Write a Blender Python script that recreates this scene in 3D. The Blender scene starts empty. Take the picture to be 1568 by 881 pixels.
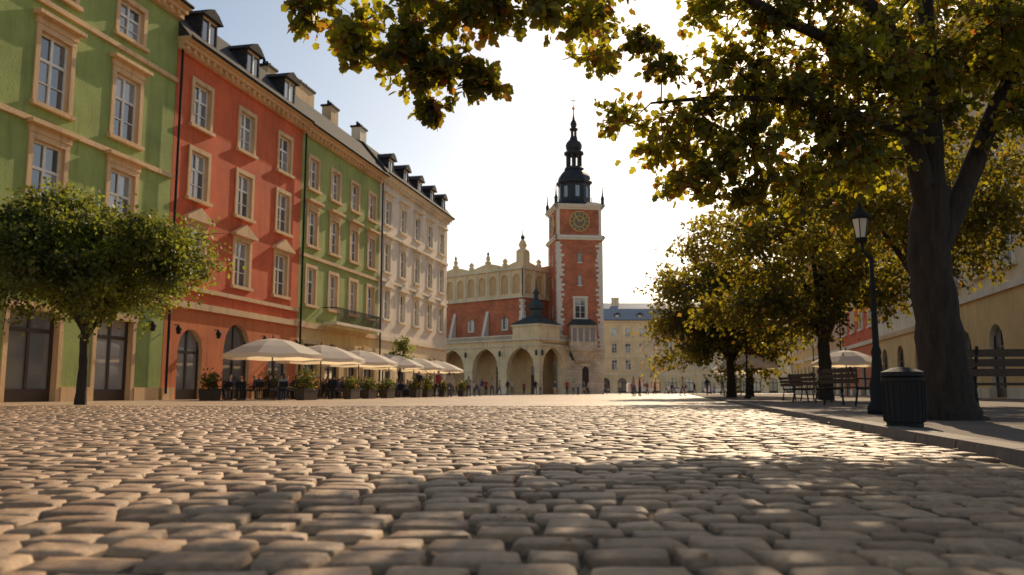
import bpy, math, random
import numpy as np
from mathutils import Vector, Matrix, noise
random.seed(7); rng=np.random.default_rng(7)
R=math.radians
sc=bpy.context.scene
# ------------------------------------------------------------------ materials
def newmat(name):
    m=bpy.data.materials.new(name); m.use_nodes=True
    nt=m.node_tree; b=nt.nodes['Principled BSDF']
    return m,nt,b
def N(nt,t,**k):
    n=nt.nodes.new(t)
    for a,v in k.items():
        if a in n.inputs.keys(): n.inputs[a].default_value=v
        else: setattr(n,a,v)
    return n
def mixcol(nt,fac,c1,c2,blend='MIX'):
    n=nt.nodes.new('ShaderNodeMix'); n.data_type='RGBA'; n.blend_type=blend
    for i,v in ((0,fac),(6,c1),(7,c2)):
        if hasattr(v,'is_linked') or hasattr(v,'links'): nt.links.new(v,n.inputs[i])
        else: n.inputs[i].default_value=(v if i==0 else (*v,1) if len(v)==3 else v)
    return n.outputs[2]
def ramp(nt,src,a,b):
    n=nt.nodes.new('ShaderNodeMapRange'); nt.links.new(src,n.inputs[0])
    n.inputs[1].default_value=a; n.inputs[2].default_value=b
    return n.outputs[0]
def bump(nt,b,h,s,d=.02):
    n=nt.nodes.new('ShaderNodeBump'); n.inputs['Strength'].default_value=s; n.inputs['Distance'].default_value=d
    nt.links.new(h,n.inputs['Height']); nt.links.new(n.outputs[0],b.inputs['Normal'])
def simple(name,col,rough=.6,metal=0,var=.12,scale=3):
    m,nt,b=newmat(name)
    tc=N(nt,'ShaderNodeTexCoord'); no=N(nt,'ShaderNodeTexNoise',Scale=scale,Detail=5.0)
    nt.links.new(tc.outputs['Object'],no.inputs['Vector'])
    c=mixcol(nt,no.outputs[0],tuple(x*(1-var*2) for x in col),tuple(min(1,x*(1+var*2)) for x in col))
    nt.links.new(c,b.inputs['Base Color']); b.inputs['Roughness'].default_value=rough; b.inputs['Metallic'].default_value=metal
    return m
def plaster(name,col,dirt=.35):
    m,nt,b=newmat(name)
    tc=N(nt,'ShaderNodeTexCoord')
    n1=N(nt,'ShaderNodeTexNoise',Scale=.35,Detail=6.0,Roughness=.65); nt.links.new(tc.outputs['Object'],n1.inputs['Vector'])
    mp=N(nt,'ShaderNodeMapping'); mp.inputs['Scale'].default_value=(2.2,2.2,.22); nt.links.new(tc.outputs['Object'],mp.inputs[0])
    n2=N(nt,'ShaderNodeTexNoise',Scale=1.0,Detail=6.0,Roughness=.7); nt.links.new(mp.outputs[0],n2.inputs['Vector'])
    n3=N(nt,'ShaderNodeTexNoise',Scale=9.0,Detail=4.0); nt.links.new(tc.outputs['Object'],n3.inputs['Vector'])
    dk=tuple(x*.68 for x in col); lt=tuple(min(1,x*1.14+.01) for x in col)
    c=mixcol(nt,ramp(nt,n1.outputs[0],.3,.7),dk if dirt>.3 else tuple(x*.82 for x in col),lt)
    c=mixcol(nt,ramp(nt,n2.outputs[0],.52,.85),c,tuple(x*.42 for x in col))
    nt.links.new(c,b.inputs['Base Color']); b.inputs['Roughness'].default_value=.88
    bump(nt,b,n3.outputs[0],.35,.03)
    return m
def brickmat(name,c1,c2,mortar,bw,bh,ms=.012,horizontal=False,rough=.85,bs=.5,off=.5):
    m,nt,b=newmat(name)
    tc=N(nt,'ShaderNodeTexCoord'); sp=N(nt,'ShaderNodeSeparateXYZ'); nt.links.new(tc.outputs['Object'],sp.inputs[0])
    cb=N(nt,'ShaderNodeCombineXYZ')
    if horizontal:
        nt.links.new(sp.outputs[0],cb.inputs[0]); nt.links.new(sp.outputs[1],cb.inputs[1])
    else:
        ad=N(nt,'ShaderNodeMath',operation='ADD'); nt.links.new(sp.outputs[0],ad.inputs[0]); nt.links.new(sp.outputs[1],ad.inputs[1])
        nt.links.new(ad.outputs[0],cb.inputs[0]); nt.links.new(sp.outputs[2],cb.inputs[1])
    br=N(nt,'ShaderNodeTexBrick'); br.offset=off
    nt.links.new(cb.outputs[0],br.inputs['Vector'])
    br.inputs['Scale'].default_value=1; br.inputs['Brick Width'].default_value=bw; br.inputs['Row Height'].default_value=bh
    br.inputs['Mortar Size'].default_value=ms; br.inputs['Mortar Smooth'].default_value=.3
    br.inputs['Color1'].default_value=(*c1,1); br.inputs['Color2'].default_value=(*c2,1); br.inputs['Mortar'].default_value=(*mortar,1)
    n1=N(nt,'ShaderNodeTexNoise',Scale=.45,Detail=8.0,Roughness=.7); nt.links.new(tc.outputs['Object'],n1.inputs['Vector'])
    c=mixcol(nt,1.0,br.outputs[0],mixcol(nt,ramp(nt,n1.outputs[0],.3,.7),(.6,.6,.6),(1.25,1.2,1.15)),'MULTIPLY')
    nt.links.new(c,b.inputs['Base Color']); b.inputs['Roughness'].default_value=rough
    inv=N(nt,'ShaderNodeMath',operation='SUBTRACT'); inv.inputs[0].default_value=1; nt.links.new(br.outputs[1],inv.inputs[1])
    bump(nt,b,inv.outputs[0],bs,.02)
    return m
def glassmat(name):
    m,nt,b=newmat(name)
    g=N(nt,'ShaderNodeNewGeometry')
    c=mixcol(nt,ramp(nt,g.outputs['Random Per Island'],.3,.8),(.04,.05,.06),(.34,.35,.35))
    nt.links.new(c,b.inputs['Base Color']); b.inputs['Roughness'].default_value=.06; b.inputs['IOR'].default_value=2.3
    tc=N(nt,'ShaderNodeTexCoord'); no=N(nt,'ShaderNodeTexNoise',Scale=.9,Detail=1.0); nt.links.new(tc.outputs['Object'],no.inputs['Vector'])
    bump(nt,b,no.outputs[0],.12,.05)
    return m
def leafmat(name,dark,light,trans,autumn,tw=.5,ns=.8):
    m=bpy.data.materials.new(name); m.use_nodes=True; nt=m.node_tree; b=nt.nodes['Principled BSDF']; out=nt.nodes['Material Output']
    g=N(nt,'ShaderNodeNewGeometry'); tc=N(nt,'ShaderNodeTexCoord')
    no=N(nt,'ShaderNodeTexNoise',Scale=ns,Detail=2.0); nt.links.new(tc.outputs['Object'],no.inputs['Vector'])
    c=mixcol(nt,ramp(nt,no.outputs[0],.4,.62),dark,light)
    rp=ramp(nt,g.outputs['Random Per Island'],.82,1.0)
    c=mixcol(nt,rp,c,autumn)
    nt.links.new(c,b.inputs['Base Color']); b.inputs['Roughness'].default_value=.58
    t=N(nt,'ShaderNodeBsdfTranslucent')
    c2=mixcol(nt,ramp(nt,no.outputs[0],.42,.62),tuple(x*.4 for x in trans),trans); c2=mixcol(nt,rp,c2,tuple(min(1,x*3.0) for x in autumn))
    nt.links.new(c2,t.inputs[0])
    mx=N(nt,'ShaderNodeMixShader'); mx.inputs[0].default_value=tw
    nt.links.new(b.outputs[0],mx.inputs[1]); nt.links.new(t.outputs[0],mx.inputs[2]); nt.links.new(mx.outputs[0],out.inputs[0])
    return m
def barkmat():
    m,nt,b=newmat('bark')
    tc=N(nt,'ShaderNodeTexCoord'); mp=N(nt,'ShaderNodeMapping'); mp.inputs['Scale'].default_value=(14,14,2.5); nt.links.new(tc.outputs['Object'],mp.inputs[0])
    no=N(nt,'ShaderNodeTexNoise',Scale=1.0,Detail=6.0,Roughness=.7); nt.links.new(mp.outputs[0],no.inputs['Vector'])
    c=mixcol(nt,ramp(nt,no.outputs[0],.3,.7),(.010,.007,.005),(.055,.036,.024)); nt.links.new(c,b.inputs['Base Color'])
    b.inputs['Roughness'].default_value=.9; bump(nt,b,no.outputs[0],1,.05)
    return m
def stonemat():
    m,nt,b=newmat('sett_stone')
    g=N(nt,'ShaderNodeNewGeometry'); tc=N(nt,'ShaderNodeTexCoord')
    rp=g.outputs['Random Per Island']
    c=mixcol(nt,rp,(.34,.215,.125),(.62,.43,.27))
    n1=N(nt,'ShaderNodeTexNoise',Scale=24.0,Detail=9.0,Roughness=.72); nt.links.new(tc.outputs['Object'],n1.inputs['Vector'])
    n2=N(nt,'ShaderNodeTexNoise',Scale=1.6,Detail=4.0); nt.links.new(tc.outputs['Object'],n2.inputs['Vector'])
    n3=N(nt,'ShaderNodeTexNoise',Scale=150.0,Detail=3.0); nt.links.new(tc.outputs['Object'],n3.inputs['Vector'])
    c=mixcol(nt,1.0,c,mixcol(nt,ramp(nt,n1.outputs[0],.3,.72),(.5,.46,.43),(1.25,1.22,1.18)),'MULTIPLY')
    c=mixcol(nt,1.0,c,mixcol(nt,ramp(nt,n2.outputs[0],.3,.7),(.74,.71,.69),(1.12,1.08,1.02)),'MULTIPLY')
    nt.links.new(c,b.inputs['Base Color'])
    mr=N(nt,'ShaderNodeMapRange'); nt.links.new(n1.outputs[0],mr.inputs[0]); mr.inputs[1].default_value=.3; mr.inputs[2].default_value=.7; mr.inputs[3].default_value=.46; mr.inputs[4].default_value=.75
    nt.links.new(mr.outputs[0],b.inputs['Roughness']); b.inputs['Specular IOR Level'].default_value=.4
    ad=N(nt,'ShaderNodeMath',operation='MULTIPLY_ADD'); nt.links.new(n3.outputs[0],ad.inputs[0]); ad.inputs[1].default_value=.25; nt.links.new(n1.outputs[0],ad.inputs[2])
    bump(nt,b,ad.outputs[0],.75,.012)
    return m
M={}
M['green1']=plaster('green_plaster',(.33,.40,.11)); M['red']=plaster('red_plaster',(.68,.125,.035)); M['green2']=plaster('sage_plaster',(.34,.39,.105))
M['white']=plaster('offwhite_plaster',(.80,.68,.53),.2); M['tan']=plaster('tan_trim',(.70,.46,.24),.2); M['cream']=plaster('cream_plaster',(.84,.65,.38),.2)
M['blind']=plaster('blind_arcade_plaster',(.70,.48,.24),.2)
M['yellow']=plaster('ochre_plaster',(.78,.52,.20),.2); M['peach']=plaster('peach_plaster',(.68,.38,.18),.2); M['lt']=plaster('light_trim',(.82,.69,.50),.2)
M['orange']=plaster('orange_plaster',(.66,.17,.045),.2)
M['white_paint']=simple('white_paint',(.82,.79,.72),.5); M['glass']=glassmat('window_glass'); M['roof']=brickmat('roof_slate',(.035,.034,.036),(.06,.056,.055),(.02,.02,.02),.3,.25,.02,rough=.95)
M['tile']=brickmat('roof_tile',(.16,.07,.04),(.11,.05,.035),(.04,.02,.02),.25,.22,.03)
M['grey_roof']=simple('zinc_roof',(.26,.30,.36),.6,.0); M['dark']=simple('dark_metal',(.012,.012,.013),.85,.0); M['door']=simple('door_wood',(.05,.03,.02),.5)
M['brick']=brickmat('tower_brick',(.64,.175,.07),(.47,.11,.045),(.55,.35,.23),.5,.22,.02)
M['limestone']=brickmat('limestone',(.80,.66,.49),(.66,.54,.40),(.4,.33,.25),1.1,.5,.02)
M['quoin']=simple('quoin_stone',(.82,.73,.59),.8); M['copper']=simple('dark_copper',(.04,.055,.05),.65,.1,.25,1); M['spire']=simple('spire_lead',(.03,.03,.034),.6,.2,.3,1)
M['gold']=simple('gilding',(.75,.45,.12),.35,.8); M['clock']=simple('clock_face',(.22,.15,.09),.6); M['bark']=barkmat(); M['sett']=stonemat()
M['pav']=brickmat('paving_setts',(.58,.42,.28),(.42,.30,.19),(.19,.13,.09),.24,.185,.014,True,.6,.7)
M['path']=simple('path_gravel',(.12,.085,.06),.95,0,.25,2); M['kerb']=simple('kerb_granite',(.15,.115,.09),.85,0,.25,12)
def dirt():
    m,nt,b=newmat('joint_soil'); tc=N(nt,'ShaderNodeTexCoord'); n=N(nt,'ShaderNodeTexNoise',Scale=5.0,Detail=8.0,Roughness=.75); nt.links.new(tc.outputs['Object'],n.inputs['Vector'])
    c=mixcol(nt,ramp(nt,n.outputs[0],.4,.65),(.045,.03,.018),(.15,.11,.045)); nt.links.new(c,b.inputs['Base Color']); b.inputs['Roughness'].default_value=.95
    bump(nt,b,n.outputs[0],1,.02); return m
M['dirt']=dirt()
def fabric():
    m,nt,b=newmat('parasol_canvas'); out=nt.nodes['Material Output']; b.inputs['Base Color'].default_value=(.92,.88,.8,1); b.inputs['Roughness'].default_value=.8
    t=N(nt,'ShaderNodeBsdfTranslucent'); t.inputs[0].default_value=(.95,.8,.56,1); mx=N(nt,'ShaderNodeMixShader'); mx.inputs[0].default_value=.5
    nt.links.new(b.outputs[0],mx.inputs[1]); nt.links.new(t.outputs[0],mx.inputs[2]); nt.links.new(mx.outputs[0],out.inputs[0]); return m
M['canvas']=fabric()
M['leaf_near']=leafmat('leaf_near',(.020,.032,.005),(.075,.09,.010),(.70,.62,.03),(.20,.075,.01),.5,1.3)
M['leaf_mid']=leafmat('leaf_mid',(.016,.026,.005),(.10,.10,.012),(.68,.56,.03),(.20,.10,.012),.42,.35)
M['leaf_left']=leafmat('leaf_left',(.022,.042,.008),(.09,.12,.018),(.48,.52,.05),(.12,.10,.02),.42,.7)
M['lampglass']=simple('lamp_glass',(.8,.77,.7),.25)
M['car']=simple('car_paint',(.7,.7,.7),.25,0,.02); M['rubber']=simple('rubber',(.02,.02,.02),.8)
# ------------------------------------------------------------------ mesh builder
class MB:
    def __init__(s): s.v=[]; s.f=[]; s.xf=None
    def add(s,vs,fs):
        o=len(s.v)
        if s.xf is not None: vs=[tuple(s.xf@Vector(p)) for p in vs]
        s.v+=vs; s.f+=[tuple(i+o for i in f) for f in fs]
    def quad(s,a,b,c,d): s.add([a,b,c,d],[(0,1,2,3)])
    def box(s,x0,x1,y0,y1,z0,z1):
        s.add([(x0,y0,z0),(x1,y0,z0),(x1,y1,z0),(x0,y1,z0),(x0,y0,z1),(x1,y0,z1),(x1,y1,z1),(x0,y1,z1)],
              [(0,3,2,1),(4,5,6,7),(0,1,5,4),(1,2,6,5),(2,3,7,6),(3,0,4,7)])
    def frus(s,x0,x1,y0,y1,z0,z1,ix,iy):
        s.add([(x0,y0,z0),(x1,y0,z0),(x1,y1,z0),(x0,y1,z0),(x0+ix,y0+iy,z1),(x1-ix,y0+iy,z1),(x1-ix,y1-iy,z1),(x0+ix,y1-iy,z1)],
              [(0,3,2,1),(4,5,6,7),(0,1,5,4),(1,2,6,5),(2,3,7,6),(3,0,4,7)])
    def rev(s,cx,cy,prof,n=12,a0=0):
        vs=[];fs=[]
        for r,z in prof:
            for i in range(n):
                a=a0+2*math.pi*i/n; vs.append((cx+r*math.cos(a),cy+r*math.sin(a),z))
        for k in range(len(prof)-1):
            for i in range(n):
                j=(i+1)%n; fs.append((k*n+i,k*n+j,(k+1)*n+j,(k+1)*n+i))
        fs.append(tuple(range(n))[::-1]); fs.append(tuple((len(prof)-1)*n+i for i in range(n)))
        s.add(vs,fs)
    def tube(s,pts,radii,n=7):
        pts=[Vector(p) for p in pts]; vs=[];fs=[]
        for k,p in enumerate(pts):
            d=(pts[min(k+1,len(pts)-1)]-pts[max(k-1,0)]).normalized()
            ref=Vector((0,0,1)) if abs(d.z)<.9 else Vector((1,0,0))
            a=d.cross(ref).normalized(); b=d.cross(a)
            for i in range(n):
                t=2*math.pi*i/n; vs.append(tuple(p+(a*math.cos(t)+b*math.sin(t))*radii[k]))
        for k in range(len(pts)-1):
            for i in range(n):
                j=(i+1)%n; fs.append((k*n+i,k*n+j,(k+1)*n+j,(k+1)*n+i))
        fs.append(tuple((len(pts)-1)*n+i for i in range(n))); s.add(vs,fs)
    def prism(s,poly,y0,y1):  # poly in x,z
        n=len(poly); vs=[(x,y0,z) for x,z in poly]+[(x,y1,z) for x,z in poly]
        s.add(vs,[tuple(range(n)),tuple(range(2*n-1,n-1,-1))]+[(i,i+n,(i+1)%n+n,(i+1)%n) for i in range(n)])
    def mesh(s,name,mat,smooth=False):
        me=bpy.data.meshes.new(name); me.from_pydata(s.v,[],s.f); me.materials.append(mat)
        if smooth: me.polygons.foreach_set('use_smooth',[True]*len(me.polygons))
        return me
def link(o): sc.collection.objects.link(o); return o
def empty(name,loc=(0,0,0),rz=0):
    e=bpy.data.objects.new(name,None); e.empty_display_size=.3; e.location=loc; e.rotation_euler=(0,0,rz); return link(e)
class Parts:
    def __init__(s,name,loc=(0,0,0),rz=0): s.e=empty(name,loc,rz); s.p={}
    def __call__(s,part,mat=None,smooth=False):
        if part not in s.p: s.p[part]=[MB(),mat,smooth]
        return s.p[part][0]
    def xf(s,m):
        for k in s.p: s.p[k][0].xf=m
    def finish(s):
        for k,(mb,mat,sm) in s.p.items():
            if mb.v:
                o=link(bpy.data.objects.new(k,mb.mesh(k,M[mat],sm))); o.parent=s.e
def single(name,mb,mat,loc=(0,0,0),rz=0,smooth=False):
    o=link(bpy.data.objects.new(name,mb.mesh(name,M[mat],smooth))); o.location=loc; o.rotation_euler=(0,0,rz); return o
# ------------------------------------------------------------------ facade tools
def archz(u,u0,u1,zs,kind):
    w=(u1-u0)/2; c=(u0+u1)/2; t=abs(u-c)
    if kind==1: return zs+math.sqrt(max(0,w*w-t*t))
    r=1.25*w; return zs+math.sqrt(max(0,r*r-(t+r-w)**2))
def apex(u0,u1,kind):
    w=(u1-u0)/2
    return w if kind==1 else math.sqrt((1.25*w)**2-(.25*w)**2)
def wall(mb,rv,u0,u1,z0,z1,ops,y=0,depth=.3):
    us=sorted(set([u0,u1]+[o[0] for o in ops]+[o[1] for o in ops])); zs=sorted(set([z0,z1]+[o[2] for o in ops]+[o[3] for o in ops]))
    for i in range(len(us)-1):
        for j in range(len(zs)-1):
            cu=(us[i]+us[i+1])/2; cz=(zs[j]+zs[j+1])/2
            hole=any(o[0]<cu<o[1] and o[2]<cz<o[3] for o in ops)
            if not hole: mb.quad((us[i],y,zs[j]),(us[i+1],y,zs[j]),(us[i+1],y,zs[j+1]),(us[i],y,zs[j+1]))
    for o in ops:
        a,b,c,d=o[:4]; k=o[4] if len(o)>4 else 0
        if k==0:
            for p,q in (((a,c),(a,d)),((a,d),(b,d)),((b,d),(b,c)),((b,c),(a,c))):
                rv.quad((p[0],y,p[1]),(q[0],y,q[1]),(q[0],y+depth,q[1]),(p[0],y+depth,p[1]))
        else:
            zsprg=d-apex(a,b,k); n=16; pts=[(a+(b-a)*i/n) for i in range(n+1)]; pz=[archz(u,a,b,zsprg,k) for u in pts]
            for i in range(n):
                mb.quad((pts[i],y,pz[i]),(pts[i+1],y,pz[i+1]),(pts[i+1],y,d),(pts[i],y,d))
                rv.quad((pts[i],y,pz[i]),(pts[i+1],y,pz[i+1]),(pts[i+1],y+depth,pz[i+1]),(pts[i],y+depth,pz[i]))
            rv.quad((a,y,c),(a,y,zsprg),(a,y+depth,zsprg),(a,y+depth,c)); rv.quad((b,y,c),(b,y,zsprg),(b,y+depth,zsprg),(b,y+depth,c))
def window(P,a,b,c,d,y=.2,ny=2,fw=.09,glass='window_glass'):
    g=P(glass,'glass')
    cu=(a+b)/2; ct=c+(d-c)*.64
    for (p,q) in ((a,cu),(cu,b)):
        g.quad((p,y+.04,c),(q,y+.04,c),(q,y+.04,ct),(p,y+.04,ct)); g.quad((p,y+.04,ct),(q,y+.04,ct),(q,y+.04,d),(p,y+.04,d))
    f=P('window_frames','white_paint')
    f.box(a,a+fw,y-.03,y+.03,c,d); f.box(b-fw,b,y-.03,y+.03,c,d)
    f.box(a+fw,b-fw,y-.03,y+.03,c,c+fw); f.box(a+fw,b-fw,y-.03,y+.03,d-fw,d)
    f.box(cu-.06,cu+.06,y-.035,y+.028,c+fw,d-fw); f.box(a+fw,cu-.06,y-.025,y+.025,ct-.06,ct+.06); f.box(cu+.06,b-fw,y-.025,y+.025,ct-.06,ct+.06)
    if ny==2:
        cz=(c+ct)/2; f.box(a+fw,cu-.06,y-.02,y+.02,cz-.025,cz+.025); f.box(cu+.06,b-fw,y-.02,y+.02,cz-.025,cz+.025)
def surround(P,a,b,c,d,style='plain',t=.24,key='window_surrounds'):
    s=P(key)
    s.box(a-t,a,-.07,.02,c,d); s.box(b,b+t,-.07,.02,c,d); s.box(a-t,b+t,-.075,.02,d,d+t)
    s.box(a-t-.1,b+t+.1,-.2,.02,c-.18,c)
    if style=='hood':
        s.box(a-t-.05,b+t+.05,-.12,.02,d+t,d+t+.3); s.box(a-t-.22,b+t+.22,-.38,.02,d+t+.3,d+t+.46)
    if style=='ped':
        s.box(a-t-.22,b+t+.22,-.35,.02,d+t,d+t+.14); s.prism([(a-t-.2,d+t+.14),(b+t+.2,d+t+.14),((a+b)/2,d+t+.75)],-.3,.02)
def dormer(P,u,z,y,w=1.3,h=1.5,roofm='roof'):
    d=P('dormers',roofm); f=P('dormer_front')
    d.box(u-w/2,u-w/2+.12,y+.02,y+3,z,z+h); d.box(u+w/2-.12,u+w/2,y+.02,y+3,z,z+h)
    f.box(u-w/2+.12,u+w/2-.12,y,y+.1,z,z+.25); f.box(u-w/2+.12,u+w/2-.12,y,y+.1,z+h-.12,z+h)
    P('window_glass','glass').quad((u-w/2+.12,y+.08,z+.25),(u+w/2-.12,y+.08,z+.25),(u+w/2-.12,y+.08,z+h-.12),(u-w/2+.12,y+.08,z+h-.12))
    P('window_frames','white_paint').box(u-.04,u+.04,y+.0,y+.06,z+.25,z+h-.12)
    d.prism([(u-w/2-.2,z+h),(u+w/2+.2,z+h),(u+w*.3,z+h+.4),(u,z+h+.58),(u-w*.3,z+h+.4)],y-.25,y+3.4)
def building(name,loc,rz,L,H,wallm,trimm,rows,cols,w=1.35,ground=(),roofm='roof',roofh=4.5,dorm=(),chim=(),depthB=12,bands=(),groundm=None,gh=4.8,quoins=False):
    P=Parts(name,loc,rz)
    P('walls',wallm); P('ground_floor_wall',groundm or wallm); P('window_surrounds',trimm); P('reveals',trimm); P('dormer_front',trimm); P('cornices',trimm); P('roof',roofm)
    ops=[]
    for (zc,h,style) in rows:
        for u in cols:
            a,b,c,d=u-w/2,u+w/2,zc-h/2,zc+h/2; ops.append((a,b,c,d)); window(P,a,b,c,d); surround(P,a,b,c,d,style)
    wall(P('walls'),P('reveals'),0,L,gh,H,ops)
    g=[]
    for (a,b,c,d,k) in ground:
        g.append((a,b,c,d,k)); y=.28
        gl=P('shop_glass','glass'); gl.quad((a,y,c+.5),(b,y,c+.5),(b,y,d),(a,y,d))
        f=P('shop_doors','door'); f.box(a,b,y-.05,y+.04,c,c+.5); f.box((a+b)/2-.07,(a+b)/2+.07,y-.06,y+.05,c+.5,d); f.box(a,a+.14,y-.06,y+.05,c+.5,d); f.box(b-.14,b,y-.06,y+.05,c+.5,d)
        f.box(a+.14,b-.14,y-.055,y+.045,d-apex(a,b,k)*(k>0)-.15-(k==0)*.7,d-apex(a,b,k)*(k>0)-(k==0)*.7)
        t=P('cornices')
        if k==0: t.box(a-.25,b+.25,-.1,.02,d,d+.3); t.box(a-.22,a,-.06,.02,c,d); t.box(b,b+.22,-.06,.02,c,d)
    wall(P('ground_floor_wall'),P('reveals'),0,L,0,gh,g)
    W=P('walls'); W.quad((0,0,0),(0,depthB,0),(0,depthB,H),(0,0,H)); W.quad((L,0,0),(L,depthB,0),(L,depthB,H),(L,0,H)); W.quad((0,depthB,0),(L,depthB,0),(L,depthB,H),(0,depthB,H))
    C=P('cornices')
    C.box(-.02,L+.02,-.28,.0,H-.55,H-.3); C.box(-.04,L+.04,-.5,.0,H-.3,H-.1); C.box(-.06,L+.06,-.72,.02,H-.1,H+.08)
    C.box(.01,L-.01,-.16,.0,gh-.15,gh+.2)
    cur=.01
    for o in sorted(g)+[(L-.01,0,0,0,0)]:
        if o[0]-.25>cur: C.box(cur,o[0]-.25,-.1,-.002,0,.6)
        cur=o[1]+.25
    for z in bands: C.box(.01,L-.01,-.14,.0,z,z+.22)
    for k in range(int(L/.6)): C.box(.2+k*.6,.38+k*.6,-.42,-.281,H-.52,H-.302)
    P('gutter','dark').tube([(0,-.78,H+.03),(L,-.78,H+.03)],[.09,.09],6)
    P('gutter').tube([(.12,-.2,.3),(.12,-.2,H-.6)],[.07,.07],6)
    Rf=P('roof'); z0=H+.081; m=depthB/2
    Rf.add([(-.05,-.7,z0),(L+.05,-.7,z0),(L+.05,depthB+.4,z0),(-.05,depthB+.4,z0),(-.05,1.6,z0+roofh*.62),(L+.05,1.6,z0+roofh*.62),(L+.05,m,z0+roofh),(-.05,m,z0+roofh),(L+.05,depthB-1.6,z0+roofh*.62),(-.05,depthB-1.6,z0+roofh*.62)],
      [(0,1,5,4),(4,5,6,7),(7,6,8,9),(9,8,2,3),(0,4,7,9,3),(1,2,8,6,5),(0,3,2,1)])
    for (u,dz,dw,dh) in dorm: dormer(P,u,z0+dz,-.2 if dz<.6 else .3,dw,dh)
    ch=P('chimneys',trimm); cc=P('chimney_caps','dark')
    for (u,y,cw,hh) in chim:
        ch.box(u-cw/2,u+cw/2,y-.4,y+.4,z0+.5,z0+hh); cc.box(u-cw/2-.1,u+cw/2+.1,y-.5,y+.5,z0+hh,z0+hh+.15)
        for q in (-.3,0,.3): cc.rev(u+q*cw,y,[(.12,z0+hh+.15),(.1,z0+hh+.55)],8)
    return P
TH=math.atan2(.977,.214)
def Lp(Y): return (-17.1+.219*(Y-41),Y,0)
def Rp(Y): return (25.5+.219*(Y-45),Y,0)
def walllights(P,us,z=3.4):
    d=P('wall_lanterns','dark')
    for u in us:
        d.box(u-.03,u+.03,-.35,-.11,z+.28,z+.33); d.rev(u,-.35,[(.09,z-.15),(.15,z+.15),(.05,z+.28)],6)
def sign(P,u,z,mat='door',w=.9,h=.8):
    s=P('hanging_sign',mat); s.box(u-.03,u+.03,-w-.3,-.3,z,z+h); P('sign_bracket','dark').box(u-.02,u+.02,-w-.35,-.01,z+h,z+h+.05)
# left row
P=building('green_townhouse',Lp(22.5),TH,18.9,19.9,'green1','tan',[(8.9,3.0,'hood'),(13.4,3.0,'hood'),(17.6,1.7,'plain')],[1.8,6.3,10.8,15.3],1.7,
   ground=[(1,3.4,0,3.6,0),(5.2,7.8,0,3.8,1),(9.4,12,0,3.6,0),(14.2,16.6,0,3.6,0)],bands=[16.0,11.0],chim=[(4,5,1.4,6)]); walllights(P,[13,17.6]); sign(P,12.8,4.1); P.finish()
P=building('red_townhouse',Lp(41),TH,14.0,18.4,'red','tan',[(15.5,2.3,'plain'),(11.7,2.5,'plain'),(7.7,2.6,'ped')],[2.3,6.9,11.6],1.55,
   ground=[(1.2,3.4,0,3.6,1),(5.4,8.2,0,4.2,1),(10.4,12.8,0,3.7,1)],dorm=[(2.4,.25,1.5,1.7),(7,.25,1.5,1.7),(11.6,.25,1.5,1.7)],chim=[(13.2,2.4,1.2,3.6)],groundm='orange',bands=[5.6]); walllights(P,[.7,4.3,9.3,13.4]); P.finish()
P=building('sage_townhouse',Lp(54.7),TH,14.2,18.3,'green2','tan',[(15.3,2.1,'plain'),(11.5,2.4,'hood'),(7.5,2.5,'plain')],[1.8,5.4,9.0,12.5],1.35,
   ground=[(1,3,0,3.6,0),(4.4,6.8,0,3.8,1),(8.4,10,0,3.4,0),(11.4,13.4,0,3.6,0)],chim=[(4.5,2.6,3.0,4.4),(11,3.2,1.4,5)],roofm='roof',groundm='yellow',bands=[9.4])
b=P('balcony_slab','lt'); b.box(3.6,12,-1.2,-.165,5.05,5.25)
b=P('balcony_railing','dark'); b.box(3.6,12,-1.2,-1.15,6.2,6.26); b.box(3.6,3.65,-1.15,-.02,6.2,6.26); b.box(11.95,12,-1.15,-.02,6.2,6.26)
for k in range(57): b.box(3.62+k*.148,3.65+k*.148,-1.19,-1.16,5.25,6.2)
P.finish()
P=building('white_townhouse',Lp(68.6),TH,19.5,18.6,'white','lt',[(15.6,2.1,'hood'),(11.7,2.4,'hood'),(7.7,2.4,'ped')],[1.9,5.8,9.7,13.6,17.5],1.35,
   ground=[(1,3.2,0,3.6,1),(5,7,0,3.6,1),(9,11,0,3.6,1),(13,15,0,3.6,1),(16.8,18.6,0,3.6,1)],dorm=[(2,.25,1.3,1.4),(5.8,.25,1.3,1.4),(9.7,.25,1.3,1.4),(13.6,.25,1.3,1.4),(17.4,.25,1.3,1.4)],chim=[(.9,2.4,1.4,4.2)],bands=[9.6,13.6],groundm='cream'); P.finish()
# right row (local x runs towards the camera)
def RB(name,Y0,Y1,*a,**k):
    L=(Y1-Y0)*1.0237-.01; P=building(name,Rp(Y1),TH+math.pi,L,*a,**k); P.finish()
def gr(L,s=4.2,w=2.2,h=3.9): 
    n=int(L//s); return [(L/n*(i+.5)-w/2,L/n*(i+.5)+w/2,.1,h,1) for i in range(n)]
def cs(L,s=4): 
    n=int(L//s); return [L/n*(i+.5) for i in range(n)]
L=30*1.0237; RB('cream_palace',26,56,21,'cream','lt',[(8.2,3.0,'hood'),(12.8,2.8,'hood'),(17.2,2.2,'plain')],cs(L,4.2),1.6,ground=gr(L,5),groundm='yellow',gh=5.6,bands=[10.6])
L=16*1.0237; RB('ochre_townhouse',56,72,19,'lt','tan',[(7.9,2.6,'hood'),(12,2.4,'hood'),(16,2,'plain')],cs(L,3.8),1.4,ground=gr(L),groundm='yellow',dorm=[(4,.25,1.4,1.5),(10,.25,1.4,1.5)])
L=17*1.0237; RB('brick_red_townhouse',72,89,17.5,'red','lt',[(7.5,2.5,'hood'),(11.4,2.3,'plain'),(15,1.8,'plain')],cs(L,4),1.4,ground=gr(L),groundm='orange',roofm='tile')
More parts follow.
